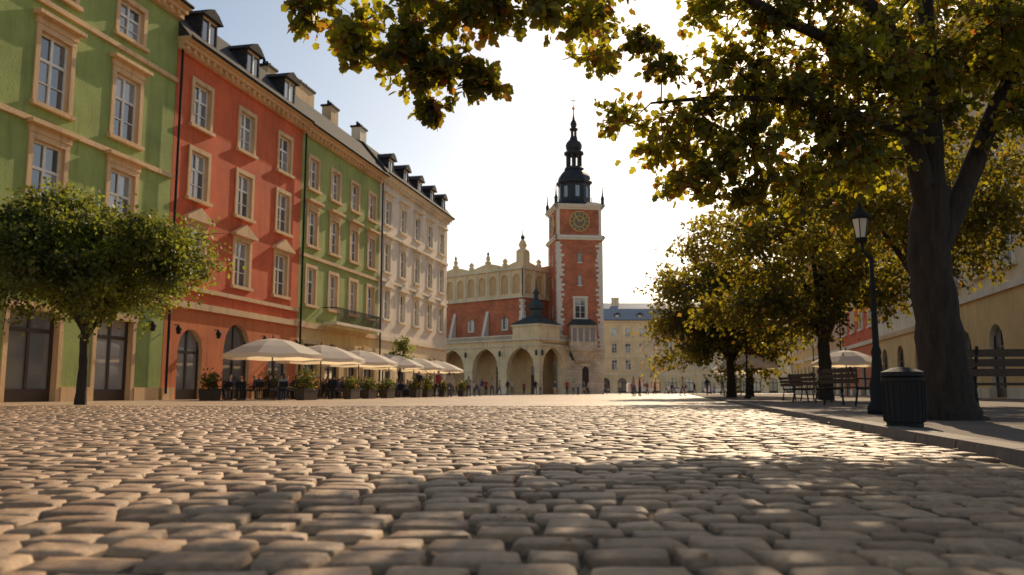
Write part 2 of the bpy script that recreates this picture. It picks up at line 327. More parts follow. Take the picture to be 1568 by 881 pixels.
L=21*1.0237; RB('peach_townhouse',89,110,18.5,'peach','lt',[(7.7,2.6,'hood'),(11.8,2.4,'plain'),(15.6,2,'plain')],cs(L,4),1.4,ground=gr(L),groundm='yellow')
L=25*1.0237; RB('yellow_townhouse',110,135,17.5,'yellow','lt',[(7.7,2.6,'hood'),(11.4,2.3,'plain'),(15,1.9,'plain')],cs(L,4),1.4,ground=gr(L),roofm='tile')
P=building('long_arcaded_palace',(18,222,0),0,62,19.2,'cream','lt',[(7.4,2.6,'hood'),(11.8,2.6,'hood'),(16,2.2,'plain')],cs(62,3.6),1.4,ground=gr(62,4.4,2.4,4.0),roofm='grey_roof',roofh=5.2,bands=[9.4],dorm=[(k,.25,1.3,1.2) for k in range(4,60,6)],chim=[(10,4,2,6.2),(30,4,2,6.2),(48,4,2,6.2)],groundm='cream'); P.finish()
# ------------------------------------------------------------------ town hall tower
P=Parts('town_hall_tower',(10.95,144,0),R(8))
S=3.95
for nm,mt in (('brick_walls','brick'),('stone_base','limestone'),('stone_trim','quoin'),('reveals','quoin'),('window_glass','glass'),('window_frames','quoin'),('clock_faces','clock'),('clock_gilding','gold'),('bay_window','limestone'),('bay_roof','copper'),('lead_roof','spire'),('gilded_finial','gold'),('door','door')): P(nm,mt)
for side in range(4):
    P.xf(Matrix.Rotation(side*math.pi/2,4,'Z')@Matrix.Translation((-S,-S,0)))
    W=2*S; c=S
    if side==0:
        bo=[(c-.95,c+.95,12.6,16.0),(c-.28,c+.28,18.3,20),(c-.28,c+.28,22.2,23.8)]
        so=[(c+.2,c+1.4,.1,4.6,2),(c-1.6,c-1.1,6.8,7.9)]
    else:
        bo=[(c-.28,c+.28,13,15),(c-.28,c+.28,18.3,20),(c-.28,c+.28,22.2,23.8)]; so=[(c-.3,c+.3,4,5.6)]
    wall(P('brick_walls'),P('reveals'),0,W,7.6,26.2,bo,0,.5); wall(P('stone_base'),P('reveals'),0,W,0,7.6,[o if o[3]<7.6 else (o[0],o[1],5.6,6.8) for o in so],0,.5)
    wall(P('brick_walls'),P('reveals'),.15,W-.15,26.8,31.6,[],.15,.3)
    g=P('window_glass')
    for o in bo[1:]: g.quad((o[0],.3,o[2]),(o[1],.3,o[2]),(o[1],.3,o[3]),(o[0],.3,o[3]))
    for o in bo[1:]: P('stone_trim').box(o[0]-.15,o[1]+.15,-.06,0,o[2]-.2,o[2]-.003)
    for o in so: P('door').quad((o[0],.4,min(o[2],5.6)),(o[1],.4,min(o[2],5.6)),(o[1],.4,min(o[3],7)),(o[0],.4,min(o[3],7)))
    if side!=0: o=bo[0]; g.quad((o[0],.3,o[2]),(o[1],.3,o[2]),(o[1],.3,o[3]),(o[0],.3,o[3]))
    T=P('stone_trim')
    z=7.6; k=0
    while z<25.6:
        h=.42; a=.85 if k%2 else .5
        if side==0 or side==3:
            T.box(-.03,a+random.random()*.5,-.03,.0,z,z+h-.03)
            T.box(W-a-random.random()*.5,W+.03,-.03,.0,z,z+h-.03)
        z+=h; k+=1
    T.box(-.25,W+.25,-.25,0,26.0,26.3); T.box(-.45,W+.45,-.45,0,26.3,26.55); T.box(-.3,W+.3,-.3,.15,26.55,26.8)
    T.box(-.12,W+.12,-.12,0,7.45,7.75)
    T.box(-.05,W+.05,-.05,.15,31.3,31.6); T.box(-.3,W+.3,-.3,.15,31.6,31.9); T.box(-.5,W+.5,-.5,.15,31.9,32.15)
    T.box(.15,.55,.08,.15,26.8,31.3); T.box(W-.55,W-.15,.08,.15,26.8,31.3)
    n=32; C=P('clock_faces'); ring=P('clock_gilding')
    cz=29.2; rr=1.65
    C.add([(c+rr*math.cos(2*math.pi*i/n),-.02,cz+rr*math.sin(2*math.pi*i/n)) for i in range(n)],[tuple(range(n))])
    for r0,r1,yy in ((rr,rr+.1,-.1),(rr*.55,rr*.6,-.045)):
        for i in range(n):
            a,b=2*math.pi*i/n,2*math.pi*(i+1)/n
            ring.quad((c+r0*math.cos(a),yy,cz+r0*math.sin(a)),(c+r0*math.cos(b),yy,cz+r0*math.sin(b)),(c+r1*math.cos(b),yy,cz+r1*math.sin(b)),(c+r1*math.cos(a),yy,cz+r1*math.sin(a)))
            ring.quad((c+r1*math.cos(a),yy,cz+r1*math.sin(a)),(c+r1*math.cos(b),yy,cz+r1*math.sin(b)),(c+r1*math.cos(b),.15,cz+r1*math.sin(b)),(c+r1*math.cos(a),.15,cz+r1*math.sin(a)))
    for i in range(12):
        a=i*math.pi/6; ca,sa=math.cos(a),math.sin(a); w_=.05
        p=lambda r,t:(c+r*ca-t*sa,-.06,cz+r*sa+t*ca)
        ring.quad(p(1.2,-w_),p(1.5,-w_),p(1.5,w_),p(1.2,w_))
    for a,l in ((2.2,1.4),(.6,1.0)):
        ca,sa=math.cos(a),math.sin(a); ring.quad((c+.07*sa,-.08,cz-.07*ca),(c-.07*sa,-.08,cz+.07*ca),(c+l*ca-.04*sa,-.08,cz+l*sa+.04*ca),(c+l*ca+.04*sa,-.08,cz+l*sa-.04*ca))
P.xf(Matrix.Translation((-S,-S,0)))
c=S
a,b,z0,z1=c-.95,c+.95,12.6,16.0
window(P,a,b,z0,z1,.15,2,.14); T=P('stone_trim')
T.box(a-.28,a,-.12,.02,z0,z1); T.box(b,b+.28,-.12,.02,z0,z1); T.box(a-.4,b+.4,-.2,.02,z1,z1+.35); T.box(a-.35,b+.35,-.2,.02,z0-.3,z0)
B=P('bay_window'); bx0,bx1=c-2.0,c+2.4
B.frus(bx0+.9,bx1-.9,-.9,0,5.4,6.6,0,0)
B.add([(bx0+1.2,-.2,5.0),(bx1-1.2,-.2,5.0),(bx1-1.2,0,5.0),(bx0+1.2,0,5.0),(bx0,-1.6,7.2),(bx1,-1.6,7.2),(bx1,0,7.2),(bx0,0,7.2)],[(0,1,5,4),(1,2,6,5),(3,0,4,7),(0,3,2,1)])
B.box(bx0-.1,bx1+.1,-1.7,-.13,7.2,8.5); B.box(bx0-.2,bx1+.2,-1.8,-.13,8.5,8.65)
B.box(bx0,bx1,-1.6,-.0,10.9,11.4)
for k in range(5):
    u=bx0+(bx1-bx0-.3)*k/4; B.box(u,u+.3,-1.6,-1.3,8.65,10.9)
B.box(bx0,bx0+.3,-.4,0,8.65,10.9); B.box(bx1-.3,bx1,-.4,0,8.65,10.9)
P('window_glass').quad((bx0+.1,-1.4,8.65),(bx1-.1,-1.4,8.65),(bx1-.1,-1.4,10.9),(bx0+.1,-1.4,10.9)); P('window_glass').quad((bx0+.1,-1.4,8.65),(bx0+.1,0,8.65),(bx0+.1,0,10.9),(bx0+.1,-1.4,10.9))
P('bay_roof').add([(bx0-.25,-1.85,11.4),(bx1+.25,-1.85,11.4),(bx1+.25,0,11.4),(bx0-.25,0,11.4),(bx0+.7,-.2,12.5),(bx1-.7,-.2,12.5),(bx1-.7,0,12.5),(bx0+.7,0,12.5)],[(0,1,5,4),(1,2,6,5),(3,0,4,7),(4,5,6,7),(0,3,2,1)])
P('stone_trim').box(c-.0,c+1.6,-.12,-.003,4.7,5.0)
K=1.22; SX=Matrix.Translation((0,0,32.16))@Matrix.Diagonal((1,1,K,1))@Matrix.Translation((0,0,-32.16))
D=P('lead_roof'); a8=math.pi/8; P.xf(SX)
D.frus(-S-.45,S+.45,-S-.45,S+.45,32.16,32.7,1.3,1.3)
D.rev(0,0,[(3.2,32.6),(3.0,32.9),(2.85,33.2),(2.85,35.6),(3.2,35.8),(3.25,36.1),(2.95,36.3),(2.8,36.9),(2.35,37.4),(1.7,37.8),(1.5,38.0)],8,a8)
for i in range(8):
    a=i*math.pi/4; P('window_glass').xf=SX@Matrix.Rotation(a,4,'Z'); P('window_glass').quad((-.35,-2.66,33.6),(.35,-2.66,33.6),(.35,-2.66,35.2),(-.35,-2.66,35.2))
    x,y=1.25*math.cos(a+a8),1.25*math.sin(a+a8); D.rev(x,y,[(.17,38.0),(.17,40.2)],6)
D.rev(0,0,[(1.75,37.9),(1.75,38.2),(1.6,38.3)],8,a8); D.rev(0,0,[(.4,38.1),(.4,40.3)],8)
D.rev(0,0,[(1.5,40.1),(1.8,40.3),(1.75,40.55),(1.2,40.8),(1.45,41.2),(1.5,41.6),(1.2,42.1),(.75,42.5),(.6,42.9)],12)
for i in range(6):
    a=i*math.pi/3; D.rev(.45*math.cos(a),.45*math.sin(a),[(.1,42.8),(.1,44)],5)
D.rev(0,0,[(.75,43.9),(.8,44.1),(.45,44.3),(.6,44.7),(.55,45.0),(.25,45.5),(.12,46.2),(.07,47.6)],10)
G=P('gilded_finial'); G.rev(0,0,[(.02,46.9),(.28,47.1),(.28,47.3),(.02,47.5)],10); G.tube([(0,0,47.4),(0,0,49.4)],[.06,.03],5); G.box(-.45,.45,-.04,.04,48.3,48.42)
for sx in (-1,1):
    for sy in (-1,1):
        x,y=sx*(S+.1),sy*(S+.1); D.rev(x,y,[(.3,32.16),(.3,32.9),(.36,33.0),(.14,33.5),(.05,34.6)],8); P('gilded_finial').rev(x,y,[(.02,34.5),(.13,34.6),(.02,34.75)],6)
P.finish()
# ------------------------------------------------------------------ cloth hall
P=Parts('arcaded_cloth_hall',(4.3,134,0),R(-40))
for nm,mt in (('arcade_walls','cream'),('arcade_reveals','cream'),('cornices','lt'),('brick_upper_walls','brick'),('cream_upper_walls','cream'),('blind_arcade','blind'),('parapet','cream'),('finials','copper'),('quoins','quoin'),('windows','glass'),('roof','copper'),('arcade_interior','blind'),('floor_slabs','limestone'),('doors','door'),('turret','copper')): P(nm,mt)
bay=7.7; nb=6; Lh=bay*nb
def hallside(L,n,off,mats):
    bw=L/n; ops=[]
    for k in range(n):
        a=off+bw*k+.95; b=off+bw*(k+1)-.95; ops.append((a,b,0,4.0+apex(a,b,2),2))
    wall(P('arcade_walls'),P('arcade_reveals'),off,off+L,0,8.7,ops,0,.9)
    C=P('cornices')
    C.box(off-.02,off+L+.1,-.2,0,7.75,7.9); C.box(off-.02,off+L+.3,-.42,0,8.7,8.95); C.box(off,off+L+.1,-.1,.3,9.5,9.7)
    for k in range(int(L/.5)): C.box(off+k*.5,off+k*.5+.24,-.05,.15,8.95,9.5)
    for k in range(n+1):
        u=off+bw*k; C.box(max(off-.0,u-.95),min(off+L,u+.95),-.12,0,3.75,4.0); C.box(max(off,u-.85),min(off+L,u+.85),-.1,-.003,0,.9)
        P('turret').rev(u,-.7,[(.05,6.1),(.22,6.3),(.22,6.9),(.05,7.1)],6)
hallside(Lh,nb,-Lh,None)
for nm in P.p: P.p[nm][0].xf=Matrix.Rotation(math.pi/2,4,'Z')
hallside(15.4,2,.0,None)
for nm in P.p: P.p[nm][0].xf=None
I=P('arcade_interior'); I.quad((-Lh,4.2,0),(-4.2,4.2,0),(-4.2,4.2,8.5),(-Lh,4.2,8.5)); I.quad((-4.2,4.2,0),(-4.2,16,0),(-4.2,16,8.5),(-4.2,4.2,8.5))
F=P('floor_slabs'); F.box(-Lh,0,.9,15.4,8.1,8.4); F.box(-Lh,-.0,0.3,.9,8.4,8.65)
for k in range(nb):
    u=-Lh+bay*(k+.5); P('doors').box(u-1,u+1,4.05,4.18,0,3.2); P('windows').box(u-1,u+1,4.05,4.18,3.3,4.6)
Rf=P('roof'); Rf.add([(-Lh,.3,9.2),(-.3,.3,9.2),(-6.6,4,9.7),(-Lh,4,9.7)],[(0,1,2,3)]); Rf.add([(-.3,.3,9.2),(-.3,15.4,9.2),(-6.6,15.4,9.7),(-6.6,4,9.7)],[(0,1,2,3)])
x0,x1,ya,yb=-Lh,-6.6,4,22
ZB=16.4
def upper(L,n):
    ops=[]; bw=L/n
    for k in range(n): u=bw*(k+.5); ops.append((u-.5,u+.5,11.1,13.3,2))
    wall(P('brick_upper_walls'),P('quoins'),0,L,8.6,ZB,ops,0,.4)
    for o in ops:
        P('windows').quad((o[0],.25,o[2]),(o[1],.25,o[2]),(o[1],.25,o[3]),(o[0],.25,o[3])); q=P('quoins'); q.box(o[0]-.22,o[0],-.05,0,o[2],o[3]-.5); q.box(o[1],o[1]+.22,-.05,0,o[2],o[3]-.5); q.box(o[0]-.22,o[1]+.22,-.1,0,o[2]-.25,o[2])
    n2=n*3; b2=L/n2; bl=[(b2*k+.5,b2*(k+1)-.5,17.1,20.4,1) for k in range(n2)]
    wall(P('cream_upper_walls'),P('cream_upper_walls'),0,L,ZB,21.4,bl,-.15,.3)
    for o in bl: P('blind_arcade').quad((o[0],.15,o[2]),(o[1],.15,o[2]),(o[1],.15,o[3]),(o[0],.15,o[3]))
    C=P('cornices'); C.box(-.1,L+.3,-.45,-.15,ZB-.1,ZB+.2); C.box(-.1,L+.5,-.6,-.15,21.2,21.5)
    for k in range(n2+1): C.box(max(0,b2*k-.2),min(L,b2*k+.2),-.32,-.15,ZB+.3,21.2)
    pp=P('parapet'); 
    for k in range(n):
        u0=bw*k; m=10; prev=None
        for i in range(m+1):
            t=i/m; z=22.0+.75*(abs(math.cos(math.pi*t)))**1.5
            if prev: pp.add([(u0+prev[0]*bw,-.15,21.5),(u0+t*bw,-.15,21.5),(u0+t*bw,-.15,z),(u0+prev[0]*bw,-.15,prev[1]),(u0+prev[0]*bw,.25,21.5),(u0+t*bw,.25,21.5),(u0+t*bw,.25,z),(u0+prev[0]*bw,.25,prev[1])],[(0,1,2,3),(4,7,6,5),(3,2,6,7)])
            prev=(t,z)
        pp.rev(u0+bw/2,.05,[(.45,21.5),(.5,22.4),(.3,22.6),(.5,22.9),(.3,23.2),(.1,23.4)],8)
    for k in range(n+1):
        u=bw*k
        pp.box(u-.45,u+.45,-.25,.35,21.5,23.0); pp.rev(u,.05,[(.55,23.0),(.55,23.15),(.25,23.3),(.4,23.7),(.3,24.1),(.1,24.4)],8); P('finials').rev(u,.05,[(.1,24.3),(.22,24.5),(.22,24.7),(.06,24.9),(.02,25.5)],8)
        if k in (0,n):
            for z in range(13): 
                q=P('quoins'); zz=9.6+z*.5; w=.4 if z%2 else .7; q.box(u-w if k else 0,u+w if k<n else L+.03,-.1,-.0,zz,zz+.46)
        P('quoins').add([(u-.3,-.1,8.8),(u+.3,-.1,8.8),(u+.3,-1.6,9.1),(u-.3,-1.6,9.1),(u-.3,-.1,14.4),(u+.3,-.1,14.4),(u+.3,-.5,13.2),(u-.3,-.5,13.2)],[(0,1,5,4),(3,2,6,7),(0,3,7,4),(1,2,6,5),(7,6,5,4)])
for nm in P.p: P.p[nm][0].xf=Matrix.Translation((x0,ya,0))
upper(x1-x0,5)
for nm in P.p: P.p[nm][0].xf=Matrix.Translation((x1,ya,0))@Matrix.Rotation(math.pi/2,4,'Z')
upper(yb-ya,2)
for nm in P.p: P.p[nm][0].xf=None
P('parapet').quad((x0,yb,9),(x1,yb,9),(x1,yb,22),(x0,yb,22)); P('parapet').quad((x0,ya,0),(x0,yb,0),(x0,yb,22),(x0,ya,22))
P('roof').quad((x0,ya,21.6),(x1,ya,21.6),(x1,yb,21.6),(x0,yb,21.6))
P('parapet').box(x1-1,x1+.6,ya-.5,ya+1.2,21.5,24.2); P('parapet').rev(x1-.2,ya+.3,[(1.1,24.2),(1.1,24.4),(.5,24.8),(.75,25.4),(.5,26),(.2,26.4)],8); P('finials').rev(x1-.2,ya+.3,[(.2,26.3),(.35,26.6),(.35,26.9),(.08,27.2),(.03,28.2)],8)
A=P('arcade_walls'); A.box(-5.4,.12,-.12,5.4,8.96,11.0); P('cornices').box(-5.6,.35,-.4,5.6,11.0,11.3)
P('roof').frus(-5.7,.45,-.5,5.7,11.3,12.8,2.2,2.2)
P('turret').rev(-2.6,2.6,[(1.0,12.7),(.95,13.8),(1.25,14.0),(1.3,14.5),(.95,15.2),(.5,15.6),(.4,15.9),(.4,16.5),(.6,16.6),(.3,17.0),(.1,17.5),(.04,19)],8,a8)
P.finish()
# ------------------------------------------------------------------ ground
def sheet(name,poly,z,mat):
    me=bpy.data.meshes.new(name); me.from_pydata([(x,y,z) for x,y in poly],[],[tuple(range(len(poly)))]); me.materials.append(M[mat]); return link(bpy.data.objects.new(name,me))
sheet('ground',[(-1500,-1500),(1500,-1500),(1500,1500),(-1500,1500)],-.024,'dirt')
Y0,Y1=1.1,24.0
hx=lambda y:.68*y+2.0
mb=MB()
def q(a,b,c,d): mb.add([(x,y,0) for x,y in (a,b,c,d)],[(0,1,2,3)])
q((-400,-300),(400,-300),(400,Y0),(-400,Y0)); q((-400,Y1),(400,Y1),(400,400),(-400,400))
q((-400,Y0),(-hx(Y0),Y0),(-hx(Y1),Y1),(-400,Y1)); q((hx(Y0),Y0),(400,Y0),(400,Y1),(hx(Y1),Y1))
single('square_paving',mb,'pav',(0,0,-.004))
kx=lambda y:1.95+.195*y
us=np.array([-1,-.93,-.5,.5,.93,1.]); n6=6
V=[]
gi=np.array([[j*n6+i,j*n6+i+1,(j+1)*n6+i+1,(j+1)*n6+i] for j in range(5) for i in range(5)])
U,Vv=np.meshgrid(us,us); edge=(np.abs(U)>.99)|(np.abs(Vv)>.99); mid=((np.abs(U)>.8)|(np.abs(Vv)>.8))&~edge; corner=(np.abs(U)>.8)&(np.abs(Vv)>.8)
cnt=0; y=Y0
while y<Y1:
    rd=random.uniform(.15,.2); x=-hx(y)-random.random()*.2
    while x<min(hx(y),kx(y)-.12):
        w=random.uniform(.18,.28) if random.random()<.87 else random.uniform(.12,.17)
        if x+w>kx(y)+.02: break
        gx=.006+random.random()*.008; gy=.005+random.random()*.007
        cx=x+w/2; cy=y+rd/2+.03*math.sin(x*.55+y*.3)+.015*math.sin(x*2.1+y)+random.uniform(-.005,.005)
        px=U*(w/2-gx); py=Vv*(rd/2-gy)
        k=np.where(corner,random.uniform(.88,.97),1.0); px=px*k; py=py*k
        px=px+U*Vv*random.uniform(-.014,.014)+rng.uniform(-.004,.004,U.shape); py=py+U*Vv*random.uniform(-.009,.009)+rng.uniform(-.003,.003,U.shape)
        und=.006*math.sin(cx*1.3+cy*.7)+.005*math.sin(cy*1.9-cx*.6)
        pz=np.where(edge,-.03,np.where(mid,-.0055,.0))+und+random.uniform(-.007,.003)+U*random.uniform(-.003,.003)*(~edge)+Vv*random.uniform(-.003,.003)*(~edge)+rng.uniform(-.0018,.0018,U.shape)
        th=random.uniform(-.05,.05); c_,s_=math.cos(th),math.sin(th)
        V.append(np.stack([cx+px*c_-py*s_,cy+px*s_+py*c_,pz],-1).reshape(-1,3)); cnt+=1
        x+=w
    y+=rd
V=np.concatenate(V); Fc=(gi[None]+(np.arange(cnt)*36)[:,None,None]).reshape(-1,4)
def npmesh(name,V,F,mat,smooth=True):
    me=bpy.data.meshes.new(name); me.vertices.add(len(V)); me.vertices.foreach_set('co',V.astype(np.float32).ravel())
    k=F.shape[1]; me.loops.add(F.size); me.loops.foreach_set('vertex_index',F.astype(np.int32).ravel()); me.polygons.add(len(F))
    me.polygons.foreach_set('loop_start',np.arange(0,F.size,k,dtype=np.int32)); me.polygons.foreach_set('loop_total',np.full(len(F),k,dtype=np.int32))
    me.update(calc_edges=True); me.validate(); me.materials.append(M[mat])
    if smooth: me.polygons.foreach_set('use_smooth',[True]*len(F))
    return me
link(bpy.data.objects.new('cobblestone_paving',npmesh('cobblestone_paving',V,Fc,'sett')))
PZ=.055
sheet('tree_walk_pavement',[(kx(-40)+.25,-40),(kx(140)+.25,140),(Rp(140)[0]+2,140),(Rp(-40)[0]+2,-40)],PZ,'path')
mb=MB(); yy=-6.0
while yy<140:
    l=1.0 if yy<60 else 4; g=.012
    a,b=yy+g,yy+l-g; j=random.uniform(-.006,.006)
    mb.add([(kx(a)+j,a,-.03),(kx(b)+j,b,-.03),(kx(b)+.25+j,b,-.03),(kx(a)+.25+j,a,-.03),(kx(a)+.02+j,a,PZ+.012),(kx(b)+.02+j,b,PZ+.012),(kx(b)+.25+j,b,PZ+.012),(kx(a)+.25+j,a,PZ+.012)],[(4,5,6,7),(0,1,5,4),(1,2,6,5),(2,3,7,6),(3,0,4,7)]); yy+=l
single('kerb',mb,'kerb')
# ------------------------------------------------------------------ trees
NEAR=np.array([(0,0,0),(.10,.26,.05),(.34,.46,.10),(.44,.30,.06),(.72,.33,.03),(1,0,-.12),(.10,-.26,.05),(.34,-.46,.10),(.44,-.30,.06),(.72,-.33,.03)])
FAR=np.array([(0,0,0),(.45,.36,.08),(1,0,-.05),(.45,-.36,.08)])
def leafgeo(P0,A,size,near,flat=False):
    n=len(P0); A=A/np.linalg.norm(A,axis=1)[:,None]
    r=rng.normal(size=(n,3)); r[:,2]+=.9
    if flat: r=np.cross(np.array([0,0,1.])+rng.normal(size=(n,3))*.2,A)
    B=np.cross(r,A) if not flat else r; B/=np.linalg.norm(B,axis=1)[:,None]; C=np.cross(A,B)
    T=NEAR if near else FAR
    V=P0[:,None]+size[:,None,None]*(T[None,:,0:1]*A[:,None]+T[None,:,1:2]*B[:,None]+T[None,:,2:3]*C[:,None]); m=len(T); V=V.reshape(-1,3)
    f=np.array([[0,1,2,3,4,5],[0,5,9,8,7,6]]) if near else np.array([[0,1,2,3]])
    return V,(f[None]+(np.arange(n)*m)[:,None,None]).reshape(-1,f.shape[1])
def leaves(name,P0,A,size,near,mat,parent):
    V,F=leafgeo(P0,A,size,near)
    o=link(bpy.data.objects.new(name,npmesh(name,V,F,mat,False))); o.parent=parent
def bez(a,b,sag,n=6,wob=.05):
    a=np.array(a,float); b=np.array(b,float); L=np.linalg.norm(b-a); off=rng.normal(size=3)*wob*L
    return [tuple(a*(1-t)+b*t+(off+np.array([0,0,sag*L]))*4*t*(1-t)*.5) for t in np.linspace(0,1,n)]
def tree(name,limbs,clumps,ls,twigs,lpt,near,mat,twr=.006):
    e=empty(name,limbs[0][0][0]); base=np.array(limbs[0][0][0]); mb=MB()
    allp=[]
    for pts,rad in limbs:
        pl=[Vector(p) for p in pts]; sp=[];sr=[]
        for i in range(len(pl)-1):
            p0=pl[max(0,i-1)];p1=pl[i];p2=pl[i+1];p3=pl[min(len(pl)-1,i+2)]
            for k in range(5):
                t=k/5; sp.append(.5*((2*p1)+(p2-p0)*t+(2*p0-5*p1+4*p2-p3)*t*t+(3*p1-p0-3*p2+p3)*t**3)); sr.append(rad[i]*(1-t)+rad[i+1]*t)
        sp.append(pl[-1]); sr.append(rad[-1])
        sr=[r*(1+.06*math.sin(k*2.3)) for k,r in enumerate(sr)]
        mb.tube([tuple(p-Vector(base)) for p in sp],sr,10); allp+=[(np.array(p),r) for p,r in zip(sp,sr)]
    LP=[];LA=[];LS=[]
    order=sorted(clumps,key=lambda c:min(np.linalg.norm(np.array(c[0])-p[0]) for p in allp))
    for c,Rr,dens in order:
        c=np.array(c,float); d=[np.linalg.norm(c-p[0])+ (0 if p[0][2]<c[2]+.8 else .6) for p in allp]; j=int(np.argmin(d)); src=allp[j]
        pts=bez(src[0],c,.12); r0=min(src[1]*.7,.012+.02*d[j]); n=len(pts); rr=[r0*(1-.7*i/(n-1)) for i in range(n)]
        mb.tube([tuple(np.array(p)-base) for p in pts],rr,5); allp+=[(np.array(p),r) for p,r in zip(pts,rr)]
        Rr=np.array(Rr if hasattr(Rr,'__len__') else (Rr,Rr,Rr*.75))
        for k in range(int(twigs*dens)):
            u=rng.normal(size=3); u/=np.linalg.norm(u); s=c+u*Rr*rng.uniform(0,.35); en=c+u*Rr*rng.uniform(.6,1.4); en[2]-=.12*Rr[0]
            if near or k%3==0:
                tp=bez(s,en,.1,4); mb.tube([tuple(np.array(p)-base) for p in tp],[twr*1.6,twr*1.2,twr,twr*.5],3)
            m=lpt; t=rng.uniform(.15,1.05,m)[:,None]; ax=(en-s); pos=s*(1-t)+en*t+rng.normal(size=(m,3))*(.035 if near else .12*Rr[0])
            LP.append(pos); A=ax/np.linalg.norm(ax)*.5+rng.normal(size=(m,3))*.7+np.array([0,0,-.35]); LA.append(A); LS.append(rng.uniform(.6,1.15,m)*ls)
    LP=np.concatenate(LP);LA=np.concatenate(LA);LS=np.concatenate(LS)
    o=link(bpy.data.objects.new('trunk_and_branches',mb.mesh('trunk_and_branches',M['bark'],True))); o.parent=e
    leaves('foliage',LP-base,LA,LS,near,mat,e); print(name,len(LP))
limbs=[([(5.45,10.5,.0),(5.42,10.5,.3),(5.36,10.5,1.3),(5.30,10.5,2.2),(5.4,10.5,3.0)],[.44,.32,.27,.25,.21]),
 ([(5.38,10.5,2.4),(5.15,10.4,3.5),(4.9,10.2,4.8),(3.9,9.8,5.7),(2.6,9.4,6.5)],[.17,.13,.1,.07,.03]),
 ([(5.4,10.5,2.9),(5.5,10.6,4.2),(5.6,10.8,6),(5.5,11,8)],[.16,.12,.09,.03]),
 ([(5.4,10.5,2.2),(5.9,10.6,3.1),(6.5,10.7,4.3),(7.2,10.8,5.4),(8.2,11,6.8)],[.17,.14,.1,.07,.03]),
 ([(5.1,10.4,4.2),(4.2,9.7,4.45),(3.0,9.2,4.75),(1.6,8.2,5.0),(.2,7.3,4.7),(-.9,6.8,4.1),(-1.5,6.6,3.7)],[.09,.075,.06,.045,.035,.02,.01]),
 ([(5.2,10.4,3.6),(4.4,9.9,3.7),(3.5,9.6,3.8),(2.5,9.4,3.8),(1.6,9.3,3.7)],[.08,.06,.045,.03,.012])]
cl=[((1.75,9.4,3.25),.34,.7),((1.35,9.4,3.5),.32,.5),((2.15,9.5,3.6),.5,1.2),((2.3,9.5,2.95),.4,.9),((2.0,9.4,2.72),.27,.5),((2.8,9.5,3.3),.6,1.6),((3.2,9.6,4.0),.65,1.7),((2.7,9.5,4.2),.55,1.3),
 ((3.8,9.6,3.5),.65,1.7),((3.8,9.7,4.45),.75,1.9),((4.6,10.4,4.9),.8,1.8),((4.5,10.4,3.95),.65,1.5),((6.0,10.8,4.8),.75,1.6),((6.8,10.8,5.0),.75,1.5),((6.3,10.2,3.9),.5,.7),((7.2,10.8,4.3),.6,.7),
 ((3.4,9.5,2.85),.45,1),((4.2,9.7,3.1),.45,1),((2.8,9.6,2.75),.35,.7),((1.5,9.3,4.5),.26,.4),((1.0,9.1,4.2),.28,.45),((.85,9,4.65),.34,.5),((1.75,9.3,4.15),.28,.5),((3.0,9.3,4.85),.45,1.3),((3.6,9.4,5.2),.6,1.5),((5.3,9.8,5.6),.7,1.4),((5.3,10,4.6),.6,1.2),
 ((5.9,9.6,4.9),.6,1.2),((6.6,9.8,4.7),.55,1.1),((5.1,9.6,3.7),.35,.4),((4.4,9.4,4.2),.5,1.2),((4.6,12,4.6),.7,1),((3.6,12,4.6),.7,1),((5.7,12.4,5.3),.7,1),((7.2,12,5.2),.7,1),((2.3,9.2,4.75),.35,.6)]
for k in range(14): cl.append(((random.uniform(4.2,9),random.uniform(8.5,11.5),random.uniform(5.9,8.4)),random.uniform(.6,.95),.9))
hang=[((-1.63,6.6,3.55),.2,.4),((-1.25,6.6,3.42),.25,.6),((-.82,6.6,3.32),.26,.65),((-.72,6.6,2.98),.2,.45),((-.64,6.6,2.72),.12,.24),((-.45,6.6,3.08),.24,.5),((-.22,6.6,2.94),.18,.4),((-1.0,6.6,3.12),.17,.3),((-1.32,6.55,3.18),.13,.25),((-.13,6.6,3.5),.26,.5),((.3,6.7,3.65),.26,.45),((.62,6.7,3.5),.22,.35),((-.45,6.6,3.6),.28,.6),((-.9,6.6,3.75),.35,.7),((0,6.8,3.95),.4,.7),((.8,7,4.0),.33,.5)]
tree('linden_tree',limbs,cl+hang,.1,30,15,True,'leaf_near')
def crown(c,rad,n,cr):
    out=[]
    while len(out)<n:
        u=rng.normal(size=3); u/=np.linalg.norm(u); r=rng.uniform(.25,1)**.6
        p=np.array(c)+u*np.array(rad)*r
        out.append((tuple(p),cr*random.uniform(.7,1.25),random.uniform(.6,1.2)))
    return out
def stree(name,x,y,h0,c,rad,n,cr,ls,mat,tr=.22,twigs=22,lpt=14,z0=.03):
    top=(x+.1,y,c[2]+rad[2]*.5)
    lim=[([(x,y,z0),(x+.03,y,h0*.5),(x,y,h0),top],[tr*1.3,tr,tr*.85,tr*.3])]
    for k in range(5):
        a=k*1.3+.4; lim.append(([(x,y,h0*(.85+.05*k)),(x+math.cos(a)*rad[0]*.35,y+math.sin(a)*rad[1]*.35,c[2]-rad[2]*.2),(x+math.cos(a)*rad[0]*.65,y+math.sin(a)*rad[1]*.65,c[2]+rad[2]*.35)],[tr*.5,tr*.35,tr*.1]))
    tree(name,lim,crown(c,rad,n,cr),ls,twigs,lpt,False,mat,.012)
stree('linden_tree',13.4,36,2.8,(12.4,36,5.9),(4.9,4,3.3),56,1.3,.24,'leaf_mid',.27,30)
stree('linden_tree',13.0,50,2.4,(12.6,50,5.2),(4.9,4,4.0),54,1.4,.28,'leaf_mid',.24,30)
stree('linden_tree',17.5,62,3,(17.5,62,5.8),(4.6,4,3.6),34,1.5,.34,'leaf_mid',.24,22)
